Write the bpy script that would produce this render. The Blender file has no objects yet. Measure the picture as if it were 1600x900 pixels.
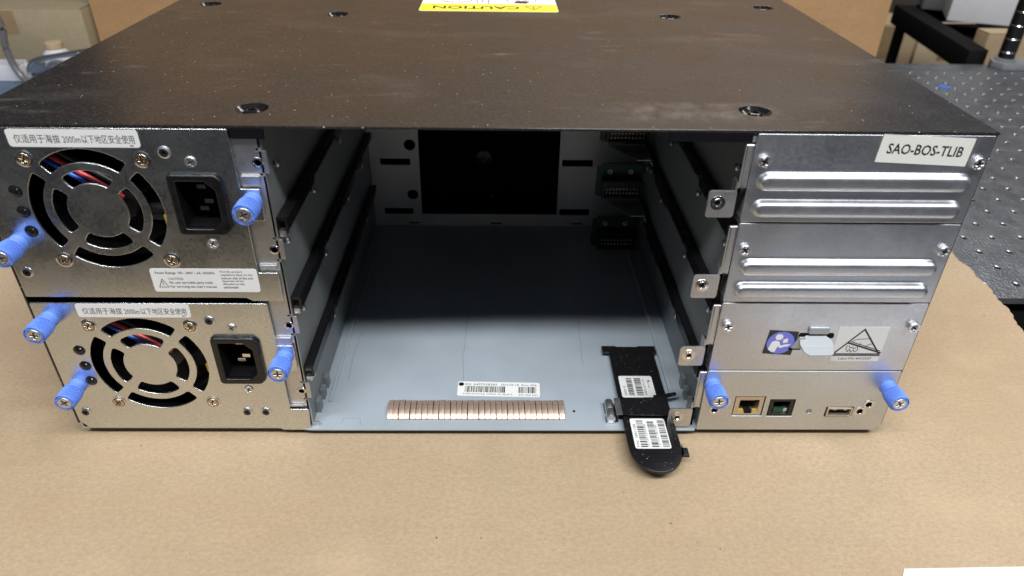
import bpy, math, random
from mathutils import Matrix, Vector
random.seed(7)
S = bpy.context.scene
C = S.collection
R = math.radians

# ------------------------------------------------------------------ camera
cd = bpy.data.cameras.new('camera')
cam = bpy.data.objects.new('camera', cd); C.objects.link(cam)
cam.location = (0.00789, -0.29244, 0.28562)
cam.rotation_euler = (R(57.0913), R(-0.8254), R(-0.7468))
cd.sensor_width = 36.0
cd.lens = 24.91
cd.clip_start = 0.01
cd.clip_end = 50
cd.dof.use_dof = True
cd.dof.focus_distance = 0.40
cd.dof.aperture_fstop = 11.0
S.camera = cam

# ------------------------------------------------------------------ world and lamps
w = bpy.data.worlds.new('World'); S.world = w; w.use_nodes = True
bg = w.node_tree.nodes['Background']
bg.inputs[0].default_value = (0.80, 0.88, 1.0, 1)
bg.inputs[1].default_value = 0.085

def area(name, loc, target, sx, sy, power, col):
    l = bpy.data.lights.new(name, 'AREA'); l.shape = 'RECTANGLE'; l.size = sx; l.size_y = sy
    l.energy = power; l.color = col
    o = bpy.data.objects.new(name, l); C.objects.link(o); o.location = loc
    o.rotation_euler = (Vector(target) - Vector(loc)).to_track_quat('-Z', 'Y').to_euler()
    return o
area('ceiling_lamp_front', (0.05, -0.80, 1.64), (0, 0, 0.05), 2.2, 0.16, 51, (0.985, 0.985, 1.0))
area('ceiling_lamp_rear', (0.75, 1.55, 1.75), (0.5, 0.4, 0), 1.2, 0.25, 17, (0.95, 0.97, 1.0))

area('added_side_fill', (1.25, -0.35, 1.9), (0.8, 0.8, 0), 0.16, 1.2, 13, (1.0, 0.98, 0.96))  # added fill lamp, brightens the boxes at the right rear

S.view_settings.view_transform = 'Standard'
S.view_settings.look = 'None'
S.view_settings.exposure = 0.0
S.view_settings.gamma = 1.0
S.cycles.use_denoising = True
S.cycles.max_bounces = 10
S.cycles.sample_clamp_indirect = 6.0

# ------------------------------------------------------------------ materials
def mat(name, col, rough=0.5, metal=0.0, spec=0.5, nscale=0, cvar=0.0, rvar=0.0, bump=0.0, bscale=0, stretch=(1, 1, 1), extra=None):
    m = bpy.data.materials.new(name); m.use_nodes = True
    nt = m.node_tree; N = nt.nodes; L = nt.links
    b = N['Principled BSDF']
    b.inputs['Base Color'].default_value = (*col, 1)
    b.inputs['Roughness'].default_value = rough
    b.inputs['Metallic'].default_value = metal
    b.inputs['Specular IOR Level'].default_value = spec
    tc = N.new('ShaderNodeTexCoord'); mp = N.new('ShaderNodeMapping'); mp.inputs['Scale'].default_value = stretch
    L.new(tc.outputs['Object'], mp.inputs[0])
    if nscale:
        n = N.new('ShaderNodeTexNoise'); n.inputs['Scale'].default_value = nscale; n.inputs['Detail'].default_value = 6
        L.new(mp.outputs[0], n.inputs[0])
        if cvar:
            r = N.new('ShaderNodeMapRange'); r.inputs[1].default_value = 0.25; r.inputs[2].default_value = 0.75
            r.inputs[3].default_value = 1 - cvar; r.inputs[4].default_value = 1 + cvar
            L.new(n.outputs[0], r.inputs[0])
            mx = N.new('ShaderNodeVectorMath'); mx.operation = 'SCALE'; mx.inputs[0].default_value = col
            L.new(r.outputs[0], mx.inputs['Scale']); L.new(mx.outputs[0], b.inputs['Base Color'])
        if rvar:
            r = N.new('ShaderNodeMapRange'); r.inputs[1].default_value = 0.25; r.inputs[2].default_value = 0.75
            r.inputs[3].default_value = max(0.02, rough - rvar); r.inputs[4].default_value = rough + rvar
            L.new(n.outputs[0], r.inputs[0]); L.new(r.outputs[0], b.inputs['Roughness'])
    if bump:
        n2 = N.new('ShaderNodeTexNoise'); n2.inputs['Scale'].default_value = bscale; n2.inputs['Detail'].default_value = 3
        L.new(mp.outputs[0], n2.inputs[0])
        bp = N.new('ShaderNodeBump'); bp.inputs['Strength'].default_value = bump; bp.inputs['Distance'].default_value = 0.0004
        L.new(n2.outputs[0], bp.inputs['Height']); L.new(bp.outputs[0], b.inputs['Normal'])
    if extra: extra(nt, N, L, b, tc)
    return m

def mix_col(N, L, fac, a_socket, a_val, colr):
    mx = N.new('ShaderNodeMix'); mx.data_type = 'RGBA'
    L.new(fac, mx.inputs[0])
    if a_socket is not None: L.new(a_socket, mx.inputs[6])
    else: mx.inputs[6].default_value = (*a_val, 1)
    mx.inputs[7].default_value = (*colr, 1)
    return mx.outputs[2]

def ramp(N, L, src, lo, hi, a=0.0, b=1.0):
    r = N.new('ShaderNodeMapRange'); r.inputs[1].default_value = lo; r.inputs[2].default_value = hi
    r.inputs[3].default_value = a; r.inputs[4].default_value = b
    L.new(src, r.inputs[0]); return r.outputs[0]

def noise(N, L, tc, scale, detail=4, stretch=None, rough=0.55, off=None):
    n = N.new('ShaderNodeTexNoise'); n.inputs['Scale'].default_value = scale; n.inputs['Detail'].default_value = detail
    n.inputs['Roughness'].default_value = rough
    if stretch or off:
        mp = N.new('ShaderNodeMapping')
        if stretch: mp.inputs['Scale'].default_value = stretch
        if off: mp.inputs['Location'].default_value = off
        L.new(tc.outputs['Object'], mp.inputs[0]); L.new(mp.outputs[0], n.inputs[0])
    else: L.new(tc.outputs['Object'], n.inputs[0])
    return n.outputs[0]

def mul(N, L, a, b):
    m = N.new('ShaderNodeMath'); m.operation = 'MULTIPLY'; L.new(a, m.inputs[0])
    if isinstance(b, float): m.inputs[1].default_value = b
    else: L.new(b, m.inputs[1])
    return m.outputs[0]
def add_(N, L, a, b):
    m = N.new('ShaderNodeMath'); m.operation = 'ADD'; m.use_clamp = True; L.new(a, m.inputs[0]); L.new(b, m.inputs[1]); return m.outputs[0]

def specks(N, L, tc, scale, thr, keep=0.75, off=None):
    v = N.new('ShaderNodeTexVoronoi'); v.inputs['Scale'].default_value = scale
    if off:
        mp = N.new('ShaderNodeMapping'); mp.inputs['Location'].default_value = off
        L.new(tc.outputs['Object'], mp.inputs[0]); L.new(mp.outputs[0], v.inputs[0])
    else: L.new(tc.outputs['Object'], v.inputs[0])
    d = ramp(N, L, v.outputs['Distance'], thr * 0.7, thr, 1, 0)
    sp = N.new('ShaderNodeSeparateColor'); L.new(v.outputs['Color'], sp.inputs[0])
    k = ramp(N, L, sp.outputs[0], keep, keep + 0.01)
    return mul(N, L, d, k)

def lid_nodes(nt, N, L, b, tc):
    # powder dust, rubbed streaks and bright grit on the black paint
    sm = ramp(N, L, noise(N, L, tc, 11, 6, (1, 1.8, 1)), 0.55, 0.80, 0, 0.14)
    st = mul(N, L, ramp(N, L, noise(N, L, tc, 60, 5, (0.6, 1.7, 1)), 0.60, 0.80, 0, 0.45), ramp(N, L, noise(N, L, tc, 16, 3), 0.45, 0.7))
    fine = ramp(N, L, noise(N, L, tc, 900, 3, (0.6, 1, 1)), 0.50, 0.80, 0, 0.16)
    sp = specks(N, L, tc, 120, 0.040, 0.78)
    sp2 = specks(N, L, tc, 320, 0.085, 0.80, (3.3, 1.2, 0))
    sep = N.new('ShaderNodeSeparateXYZ'); L.new(tc.outputs['Object'], sep.inputs[0])
    bx = mul(N, L, ramp(N, L, sep.outputs[0], 0.055, 0.075), ramp(N, L, sep.outputs[0], 0.142, 0.128))
    by = mul(N, L, ramp(N, L, sep.outputs[1], 0.006, 0.016), ramp(N, L, sep.outputs[1], 0.038, 0.034))
    smear = mul(N, L, mul(N, L, bx, by), ramp(N, L, noise(N, L, tc, 130, 6), 0.35, 0.75, 0.0, 0.30))
    sm = add_(N, L, sm, smear)
    dust = add_(N, L, add_(N, L, sm, st), fine)
    base = mix_col(N, L, dust, None, (0.016, 0.015, 0.015), (0.26, 0.235, 0.21))
    base = mix_col(N, L, add_(N, L, sp, sp2), base, None, (0.75, 0.74, 0.72))
    L.new(base, b.inputs['Base Color'])
    L.new(ramp(N, L, noise(N, L, tc, 24, 5), 0.3, 0.7, 0.27, 0.36), b.inputs['Roughness'])
    n2 = noise(N, L, tc, 560, 3)
    bp = N.new('ShaderNodeBump'); bp.inputs['Strength'].default_value = 0.10; bp.inputs['Distance'].default_value = 0.0004
    L.new(n2, bp.inputs['Height']); L.new(bp.outputs[0], b.inputs['Normal'])

def card_nodes(colr, dark=True):
    def f(nt, N, L, b, tc):
        big = ramp(N, L, noise(N, L, tc, 26, 6), 0.35, 0.65, 0.0, 0.45)
        fib = ramp(N, L, noise(N, L, tc, 520, 6, (0.7, 1, 1), 0.75), 0.40, 0.62, 0, 0.75)
        fib2 = ramp(N, L, noise(N, L, tc, 1100, 3, (0.6, 1, 1)), 0.55, 0.75, 0, 0.35)
        c1 = mix_col(N, L, big, None, colr, tuple(c * 0.86 for c in colr))
        c2 = mix_col(N, L, fib, c1, None, tuple(c * 0.74 for c in colr))
        c3 = mix_col(N, L, fib2, c2, None, tuple(min(1, c * 1.28) for c in colr))
        sp = mul(N, L, add_(N, L, specks(N, L, tc, 95, 0.07, 0.93), specks(N, L, tc, 260, 0.10, 0.95, (1.7, 0.4, 0))), 0.75)
        c4 = mix_col(N, L, sp, c3, None, tuple(c * 0.25 for c in colr))
        stain = ramp(N, L, noise(N, L, tc, 5.5, 5, (1, 1.6, 1), 0.6, (2.3, 0.7, 0)), 0.42, 0.68, 0, 0.30)
        c4 = mix_col(N, L, stain, c4, None, (colr[0] * 0.80, colr[1] * 0.72, colr[2] * 0.62))
        rub = mul(N, L, ramp(N, L, noise(N, L, tc, 18, 5, (1, 1.3, 1), 0.6, (5.1, 3.7, 0)), 0.56, 0.75), 0.30)
        c4 = mix_col(N, L, rub, c4, None, tuple(min(1, c * 1.22) for c in colr))
        L.new(c4, b.inputs['Base Color'])
        bp = N.new('ShaderNodeBump'); bp.inputs['Strength'].default_value = 0.22; bp.inputs['Distance'].default_value = 0.0006
        L.new(noise(N, L, tc, 430, 5, (0.7, 1, 1), 0.7), bp.inputs['Height'])
        b2 = N.new('ShaderNodeBump'); b2.inputs['Strength'].default_value = 0.5; b2.inputs['Distance'].default_value = 0.004
        L.new(noise(N, L, tc, 16, 3, (0.5, 1.6, 1)), b2.inputs['Height']); L.new(b2.outputs[0], bp.inputs['Normal']); L.new(bp.outputs[0], b.inputs['Normal'])
    return f

def sheet_nodes(colr, streak=0.06, r0=0.22, r1=0.34):
    # zinc plated sheet: fine grain, faint stains, rubbed patches
    def f(nt, N, L, b, tc):
        g = ramp(N, L, noise(N, L, tc, 620, 2), 0.3, 0.7, 0.0, 0.5)
        st = ramp(N, L, noise(N, L, tc, 35, 6, (1, 1, 1)), 0.50, 0.75, 0, 0.5)
        c1 = mix_col(N, L, g, None, colr, tuple(c * 0.80 for c in colr))
        c2 = mix_col(N, L, st, c1, None, tuple(min(1, c * (1 + streak)) for c in colr))
        L.new(c2, b.inputs['Base Color'])
        rr = add_(N, L, ramp(N, L, noise(N, L, tc, 50, 6), 0.3, 0.75, r0, r1), ramp(N, L, noise(N, L, tc, 480, 2), 0.3, 0.7, 0, 0.06))
        L.new(rr, b.inputs['Roughness'])
        bp = N.new('ShaderNodeBump'); bp.inputs['Strength'].default_value = 0.018; bp.inputs['Distance'].default_value = 0.0003
        L.new(noise(N, L, tc, 520, 3), bp.inputs['Height']); L.new(bp.outputs[0], b.inputs['Normal'])
    return f

M = {}
M['lid'] = mat('black_satin_paint', (0.02, 0.02, 0.02), 0.32, 0.0, 0.6, extra=lid_nodes)
M['black'] = mat('black_plastic', (0.007, 0.007, 0.008), 0.32, nscale=300, rvar=0.1, bump=0.05, bscale=500)
M['blackmet'] = mat('black_anodised', (0.015, 0.015, 0.016), 0.3, 0.0, 0.6, nscale=200, rvar=0.08)
M['gloss'] = mat('gloss_black_paint', (0.008, 0.008, 0.009), 0.16, nscale=800, rvar=0.08)
M['void'] = mat('dark_interior', (0.008, 0.008, 0.008), 0.9, 0, 0.12)
M['psu'] = mat('nickel_plated_sheet', (0.66, 0.645, 0.59), 0.25, 1.0, extra=sheet_nodes((0.72, 0.76, 0.77), 0.08, 0.20, 0.32))
M['zinc'] = mat('zinc_plated_sheet', (0.60, 0.62, 0.66), 0.4, 1.0, extra=sheet_nodes((0.66, 0.68, 0.72), 0.08, 0.33, 0.45))
M['ctrl'] = mat('brushed_steel_sheet', (0.62, 0.62, 0.62), 0.35, 1.0, extra=sheet_nodes((0.66, 0.70, 0.74), 0.05, 0.38, 0.48))
M['bracket'] = mat('bracket_steel', (0.62, 0.62, 0.62), 0.35, 1.0, extra=sheet_nodes((0.68, 0.69, 0.70), 0.06, 0.36, 0.5))
M['bay'] = mat('grey_blue_plated_floor', (0.35, 0.405, 0.45), 0.42, 0.0, 0.5, nscale=30, cvar=0.08, rvar=0.08, bump=0.03, bscale=500)
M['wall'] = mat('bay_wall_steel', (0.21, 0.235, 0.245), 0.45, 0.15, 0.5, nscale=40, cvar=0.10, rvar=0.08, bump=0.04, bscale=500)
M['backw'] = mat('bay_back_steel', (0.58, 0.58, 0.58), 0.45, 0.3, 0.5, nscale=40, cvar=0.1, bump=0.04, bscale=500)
M['chrome'] = mat('bright_steel', (0.78, 0.78, 0.78), 0.16, 1.0)
M['steel'] = mat('screw_steel', (0.74, 0.74, 0.75), 0.38, 1.0, nscale=500, rvar=0.08)
M['warmsteel'] = mat('warm_nickel_screw', (0.62, 0.53, 0.40), 0.26, 1.0, nscale=500, rvar=0.08)
M['shade_steel'] = mat('recess_shade_steel', (0.11, 0.11, 0.11), 0.4, 0.8)  # shade of screw slots and hole bores put into a darker colour
M['blue'] = mat('blue_nylon', (0.13, 0.26, 0.80), 0.5, 0, 0.5, nscale=200, cvar=0.06)
M['white'] = mat('label_paper', (0.80, 0.81, 0.80), 0.5, 0, 0.4, nscale=60, cvar=0.02)
M['white2'] = mat('tape_paper', (0.78, 0.78, 0.73), 0.45, 0, 0.4, nscale=60, cvar=0.02)
M['greylab'] = mat('grey_label_film', (0.66, 0.67, 0.66), 0.4)
def dusty(nt, N, L, b, tc):
    sp = add_(N, L, specks(N, L, tc, 330, 0.10, 0.72), specks(N, L, tc, 700, 0.14, 0.75, (1.3, 2.2, 0)))
    L.new(mix_col(N, L, sp, None, (0.010, 0.010, 0.011), (0.5, 0.5, 0.5)), b.inputs['Base Color'])
M['dusty'] = mat('dusty_black_plastic', (0.01, 0.01, 0.01), 0.30, extra=dusty)
M['scratch'] = mat('dark_scratch', (0.16, 0.19, 0.21), 0.6)
M['pin'] = mat('tinned_pin', (0.75, 0.74, 0.70), 0.45, 0.2)
M['hole_edge'] = mat('hole_edge_metal', (0.42, 0.42, 0.43), 0.35, 1.0)  # metal ring, lighter than the table top around it
M['ink'] = mat('black_print', (0.022, 0.022, 0.025), 0.5)
M['inkgrey'] = mat('grey_print', (0.12, 0.12, 0.13), 0.5)
M['yellow'] = mat('yellow_print', (0.86, 0.74, 0.045), 0.5)
M['redink'] = mat('red_print', (0.45, 0.05, 0.05), 0.5)
M['purple'] = mat('blue_print', (0.17, 0.19, 0.66), 0.45)
M['darkcopper'] = mat('dark_copper', (0.40, 0.26, 0.19), 0.5, 0.8)  # darker copper than the fingers, seen in the gaps between them
M['copper'] = mat('copper_spring', (0.92, 0.71, 0.58), 0.46, 0.8, nscale=400, cvar=0.10, rvar=0.08)
M['pcb'] = mat('green_circuit_board', (0.007, 0.055, 0.027), 0.35, nscale=400, cvar=0.3)
M['latch'] = mat('zinc_plated_latch', (0.48, 0.52, 0.54), 0.6, 0.8, nscale=300, rvar=0.08)
M['gold'] = mat('port_shell_metal', (0.66, 0.60, 0.50), 0.4, 1.0)
M['wire_r'] = mat('red_wire', (0.65, 0.05, 0.06), 0.35)
M['wire_b'] = mat('blue_wire', (0.03, 0.12, 0.60), 0.35)
M['wire_k'] = mat('black_wire', (0.03, 0.03, 0.03), 0.35)
M['wire_y'] = mat('yellow_wire', (0.55, 0.36, 0.04), 0.4)
M['card'] = mat('kraft_cardboard', (0.47, 0.34, 0.21), 0.9, 0, 0.15, extra=card_nodes((0.475, 0.365, 0.24)))
M['boxbrown'] = mat('brown_box_board', (0.40, 0.23, 0.10), 0.85, 0, 0.2, extra=card_nodes((0.52, 0.32, 0.16)))
M['boxtan'] = mat('tan_box_board', (0.50, 0.38, 0.24), 0.85, 0, 0.2, extra=card_nodes((0.52, 0.40, 0.25)))
M['boxpale'] = mat('pale_box_board', (0.6, 0.5, 0.34), 0.85, 0, 0.2, extra=card_nodes((0.64, 0.52, 0.36)))
M['boxolive'] = mat('olive_box_board', (0.36, 0.29, 0.18), 0.85, 0, 0.2, extra=card_nodes((0.40, 0.335, 0.22)))
def table_nodes(nt, N, L, b, tc):
    n = noise(N, L, tc, 55, 5)
    base = mix_col(N, L, ramp(N, L, n, 0.3, 0.7), None, (0.20, 0.205, 0.22), (0.27, 0.275, 0.29))
    L.new(base, b.inputs['Base Color'])
    L.new(ramp(N, L, n, 0.3, 0.7, 0.30, 0.40), b.inputs['Roughness'])
    v = noise(N, L, tc, 330, 3, (1.5, 0.8, 1))
    bp = N.new('ShaderNodeBump'); bp.inputs['Strength'].default_value = 0.9; bp.inputs['Distance'].default_value = 0.0007
    L.new(v, bp.inputs['Height']); L.new(bp.outputs[0], b.inputs['Normal'])
M['table'] = mat('anodised_table_top', (0.15, 0.15, 0.16), 0.35, 0.75, extra=table_nodes)
M['tape'] = mat('brown_parcel_tape', (0.34, 0.24, 0.13), 0.3, nscale=60, cvar=0.08)
M['paper'] = mat('white_paper', (0.80, 0.82, 0.86), 0.6, nscale=20, cvar=0.02)
M['carton'] = mat('white_carton', (0.66, 0.67, 0.70), 0.6, nscale=40, cvar=0.05)
M['greyplastic'] = mat('grey_block', (0.20, 0.21, 0.22), 0.5, nscale=60, cvar=0.1)
M['darkfloor'] = mat('dark_floor', (0.03, 0.028, 0.026), 0.7, nscale=8, cvar=0.2)
M['darkwall'] = mat('dark_room_wall', (0.06, 0.052, 0.045), 0.8, nscale=4, cvar=0.2)
M['matblue'] = mat('blue_mat', (0.10, 0.14, 0.22), 0.7, nscale=60, cvar=0.1)
M['tapeblue'] = mat('blue_tape', (0.04, 0.17, 0.65), 0.5)
M['cable'] = mat('grey_cable', (0.14, 0.14, 0.145), 0.35)

# ------------------------------------------------------------------ mesh helpers (millimetres)
FACE = Matrix(((1, 0, 0, 0), (0, 0, -1, 0), (0, 1, 0, 0), (0, 0, 0, 1)))   # (u, v, n) -> x = u, z = v, n towards the viewer
def T(x, y, z): return Matrix.Translation((x, y, z))
def RZ(deg): return Matrix.Rotation(R(deg), 4, 'Z')

def circle(cx, cy, r, n=20, a0=0.0): return [(cx + r * math.cos(a0 + 2 * math.pi * i / n), cy + r * math.sin(a0 + 2 * math.pi * i / n)) for i in range(n)]
def rect(x0, y0, x1, y1): return [(x0, y0), (x1, y0), (x1, y1), (x0, y1)]
def rpoly(pts, r, seg=4):
    out = []; n = len(pts)
    for i in range(n):
        p = Vector(pts[i]); a = Vector(pts[i - 1]) - p; b = Vector(pts[(i + 1) % n]) - p
        la, lb = a.length, b.length
        a.normalize(); b.normalize()
        ang = a.angle(b, math.pi)
        if ang > 3.0 or r <= 0: out.append(tuple(p)); continue
        d = min(r / math.tan(ang / 2), la * 0.48, lb * 0.48)
        q0, q1 = p + a * d, p + b * d
        for k in range(seg + 1):
            t = k / seg
            out.append(tuple(q0 * (1 - t) ** 2 + p * 2 * t * (1 - t) + q1 * t * t))
    return out
def rrect(cx, cy, w_, h_, r, seg=4): return rpoly(rect(cx - w_ / 2, cy - h_ / 2, cx + w_ / 2, cy + h_ / 2), r, seg)
def arcslot(cx, cy, r0, r1, a, half, rr):
    o = [(cx + r1 * math.cos(R(a - half + 2 * half * i / 14)), cy + r1 * math.sin(R(a - half + 2 * half * i / 14))) for i in range(15)]
    i_ = [(cx + r0 * math.cos(R(a + half - 2 * half * i / 14)), cy + r0 * math.sin(R(a + half - 2 * half * i / 14))) for i in range(15)]
    # round only the four corners by pulling the ends in
    def cut(p, q, s, r):
        p, q, s = Vector(p), Vector(q), Vector(s)
        a_ = (q - p); b_ = (s - p)
        d1 = min(r, a_.length * .9); d2 = min(r, b_.length * .45)
        q0 = p + a_.normalized() * d1; q1 = p + b_.normalized() * d2
        return [tuple(q0 * (1 - t) ** 2 + p * 2 * t * (1 - t) + q1 * t * t) for t in (0, .25, .5, .75, 1)]
    c1 = cut(o[-1], o[-2], i_[0], rr); c2 = cut(i_[0], i_[1], o[-1], rr)[::-1]
    c3 = cut(i_[-1], i_[-2], o[0], rr); c4 = cut(o[0], o[1], i_[-1], rr)[::-1]
    return c4 + o[1:-1] + c1 + c2 + i_[1:-1] + c3
def cross(cx, cy, arm, wd):
    a, b = arm, wd / 2
    return [(cx + x, cy + y) for x, y in ((-b, -a), (b, -a), (b, -b), (a, -b), (a, b), (b, b), (b, a), (-b, a), (-b, b), (-a, b), (-a, -b), (-b, -b))]

_tcache = {}
def text_data(body, bold=0.0):
    k = (body, bold)
    if k not in _tcache:
        cu = bpy.data.curves.new('text', 'FONT'); cu.body = body; cu.size = 1; cu.offset = bold; cu.resolution_u = 2
        o = bpy.data.objects.new('text', cu); m = o.to_mesh()
        vs = [(v.co.x, v.co.y) for v in m.vertices]; fs = [tuple(p.vertices) for p in m.polygons]
        o.to_mesh_clear(); bpy.data.objects.remove(o); bpy.data.curves.remove(cu)
        _tcache[k] = (vs, fs)
    return _tcache[k]

class MB:
    def __init__(s, mtx=None): s.v = []; s.f = []; s.m = []; s.M = mtx or Matrix.Identity(4)
    def add(s, vs, fs, mi=0):
        b = len(s.v)
        s.v += [tuple(s.M @ Vector(v)) for v in vs]; s.f += [tuple(b + i for i in f) for f in fs]; s.m += [mi] * len(fs)
    def box(s, x0, x1, y0, y1, z0, z1, mi=0):
        s.add([(x, y, z) for z in (z0, z1) for x, y in ((x0, y0), (x1, y0), (x1, y1), (x0, y1))],
              [(3, 2, 1, 0), (4, 5, 6, 7), (0, 1, 5, 4), (1, 2, 6, 5), (2, 3, 7, 6), (3, 0, 4, 7)], mi)
    def plate(s, outer, holes, n0, n1, bevel=0.0, mi=0, res=1):
        cu = bpy.data.curves.new('plate', 'CURVE'); cu.dimensions = '2D'; cu.fill_mode = 'BOTH'
        for pts in [outer] + list(holes):
            sp = cu.splines.new('POLY'); sp.points.add(len(pts) - 1)
            for p, q in zip(sp.points, pts): p.co = (q[0], q[1], 0, 1)
            sp.use_cyclic_u = True
        cu.extrude = (n1 - n0) / 2 - bevel; cu.bevel_depth = bevel; cu.bevel_resolution = res; cu.offset = -bevel
        o = bpy.data.objects.new('plate', cu); m = o.to_mesh(); c = (n0 + n1) / 2
        s.add([(v.co.x, v.co.y, v.co.z + c) for v in m.vertices], [tuple(p.vertices) for p in m.polygons], mi)
        o.to_mesh_clear(); bpy.data.objects.remove(o); bpy.data.curves.remove(cu)
    def flat(s, pts, n, mi=0): s.add([(x, y, n) for x, y in pts], [tuple(range(len(pts)))], mi)
    def line(s, pts, wd, n, mi=0, close=False):
        ps = list(pts) + ([pts[0]] if close else [])
        for a, b in zip(ps, ps[1:]):
            a, b = Vector(a), Vector(b); d = b - a
            if d.length < 1e-6: continue
            d.normalize(); p = Vector((-d.y, d.x)) * wd / 2; e = d * wd / 2
            s.flat([tuple(a - e - p), tuple(b + e - p), tuple(b + e + p), tuple(a - e + p)], n, mi); n += 0.0012
    def text(s, body, x, y, wd, h, n, mi=0, bold=0.0, flip=False):
        vs, fs = text_data(body, bold)
        x0 = min(v[0] for v in vs); x1 = max(v[0] for v in vs); y0 = min(v[1] for v in vs); y1 = max(v[1] for v in vs)
        sx = wd / (x1 - x0); sy = h / (y1 - y0)
        s.add([(x + (v[0] - x0) * sx, y + (v[1] - y0) * sy, n) for v in vs], fs, mi)
    def barcode(s, x0, x1, y0, y1, n, mi=0, unit=0.22, seed=1, vertical=False):
        rnd = random.Random(seed); x = x0
        while x < x1 - unit * 3:
            w_ = unit * rnd.choice((1, 1, 2, 3)); 
            if vertical: s.flat(rect(y0, x, y1, x + w_), n, mi)
            else: s.flat(rect(x, y0, x + w_, y1), n, mi)
            x += w_ + unit * rnd.choice((1, 1, 2, 2))
    def lathe(s, prof, n=20, mi=0, cap=True):
        vs = []; fs = []
        for r, z in prof: vs += [(r * math.cos(2 * math.pi * i / n), r * math.sin(2 * math.pi * i / n), z) for i in range(n)]
        for k in range(len(prof) - 1):
            for i in range(n):
                j = (i + 1) % n; fs.append((k * n + i, k * n + j, (k + 1) * n + j, (k + 1) * n + i))
        if cap:
            if prof[-1][0] > 1e-4: fs.append(tuple(range((len(prof) - 1) * n, len(prof) * n)))
            if prof[0][0] > 1e-4: fs.append(tuple(reversed(range(n))))
        s.add(vs, fs, mi)
    def tube(s, path, r, n=8, mi=0):
        vs = []; fs = []; P = [Vector(p) for p in path]
        for k, p in enumerate(P):
            d = (P[min(k + 1, len(P) - 1)] - P[max(k - 1, 0)]).normalized()
            a = d.cross(Vector((0, 0, 1)));
            if a.length < 1e-3: a = d.cross(Vector((0, 1, 0)))
            a.normalize(); b = d.cross(a)
            vs += [tuple(p + (a * math.cos(2 * math.pi * i / n) + b * math.sin(2 * math.pi * i / n)) * r) for i in range(n)]
        for k in range(len(P) - 1):
            for i in range(n):
                j = (i + 1) % n; fs.append((k * n + i, k * n + j, (k + 1) * n + j, (k + 1) * n + i))
        fs += [tuple(range(n)), tuple(range((len(P) - 1) * n, len(P) * n))]
        s.add(vs, fs, mi)
    def mesh(s, name, mats, org=(0, 0, 0)):
        m = bpy.data.meshes.new(name)
        m.from_pydata([tuple((v[i] - org[i]) * 0.001 for i in range(3)) for v in s.v], [], s.f)
        for k in mats: m.materials.append(M[k])
        m.polygons.foreach_set('material_index', s.m); m.validate(); m.update()
        m.shade_smooth(); m.set_sharp_from_angle(angle=R(32))
        return m
    def build(s, name, mats, parent=None, org=(0, 0, 0)):
        if isinstance(mats, str): mats = [mats]
        return put(name, s.mesh(name, mats, org), parent, org)

def put(name, me, parent=None, loc=(0, 0, 0), rot=None):
    o = bpy.data.objects.new(name, me); C.objects.link(o)
    o.location = tuple(c * 0.001 for c in loc)
    if rot: o.rotation_euler = rot
    if parent: o.parent = parent
    return o
def thing(name, label, cat, loc=(0, 0, 0), group=None):
    o = bpy.data.objects.new(name, None); C.objects.link(o); o.empty_display_size = 0.02
    o.location = tuple(c * 0.001 for c in loc); tag(o, label, cat, group); return o
def tag(o, label, cat, group=None):
    o['label'] = label; o['category'] = cat
    if group: o['group'] = group
    return o
def struct(o): o['kind'] = 'structure'; return o

# ------------------------------------------------------------------ setting
b = MB(); b.box(-4000, 4000, -3000, 5000, -920, -900); struct(b.build('floor', 'darkfloor'))
b = MB(); b.box(-4000, 4000, 2400, 2450, -899, 2400); struct(b.build('room_wall', 'darkwall'))

# ------------------------------------------------------------------ optical table with tapped holes
table = thing('optical_table', 'dark grey metal optical table drilled with a grid of tapped holes', 'table', (0, 0, -0.6))
PIT = 25.0; X0, Y0 = 408.0, 214.0
TZ = -0.6
b = MB()
gx = [X0 + PIT * i for i in range(-7, 22)]; gy = [Y0 + PIT * j for j in range(-2, 22)]
HR = 3.2
def cell(cx, cy):
    h = PIT / 2; n = 12; sq = []
    for i in range(n):
        a = 2 * math.pi * (i + .5) / n; c_, s_ = math.cos(a), math.sin(a); k = h / max(abs(c_), abs(s_)); sq.append((cx + c_ * k, cy + s_ * k))
    # add square corners explicitly: 16-gon ring
    ang = sorted([2 * math.pi * (i + .5) / n for i in range(n)] + [math.pi / 4 + k * math.pi / 2 for k in range(4)])
    o = []; q = []
    for a in ang:
        c_, s_ = math.cos(a), math.sin(a); k = h / max(abs(c_), abs(s_)); o.append((cx + c_ * k, cy + s_ * k, 0)); q.append((cx + c_ * HR, cy + s_ * HR, 0))
    m_ = len(ang)
    b.add(o + q, [(i, (i + 1) % m_, m_ + (i + 1) % m_, m_ + i) for i in range(m_)])
for cx in gx:
    for cy in gy: cell(cx, cy)
ax0, ax1 = gx[0] - PIT / 2, gx[-1] + PIT / 2; ay0, ay1 = gy[0] - PIT / 2, gy[-1] + PIT / 2
YF, YB = 144.5, 787.0
for q in (rect(ax0, YF, ax1, ay0), rect(ax0, ay1, ax1, YB), rect(ax1, YF, 1500, YB), rect(-900, YF, ax0, YB), rect(-900, -140, 356, YF)): b.flat(q, 0)
b.box(-900, 1500, YF, YB, -5, -0.02 - 4.9); 
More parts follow.
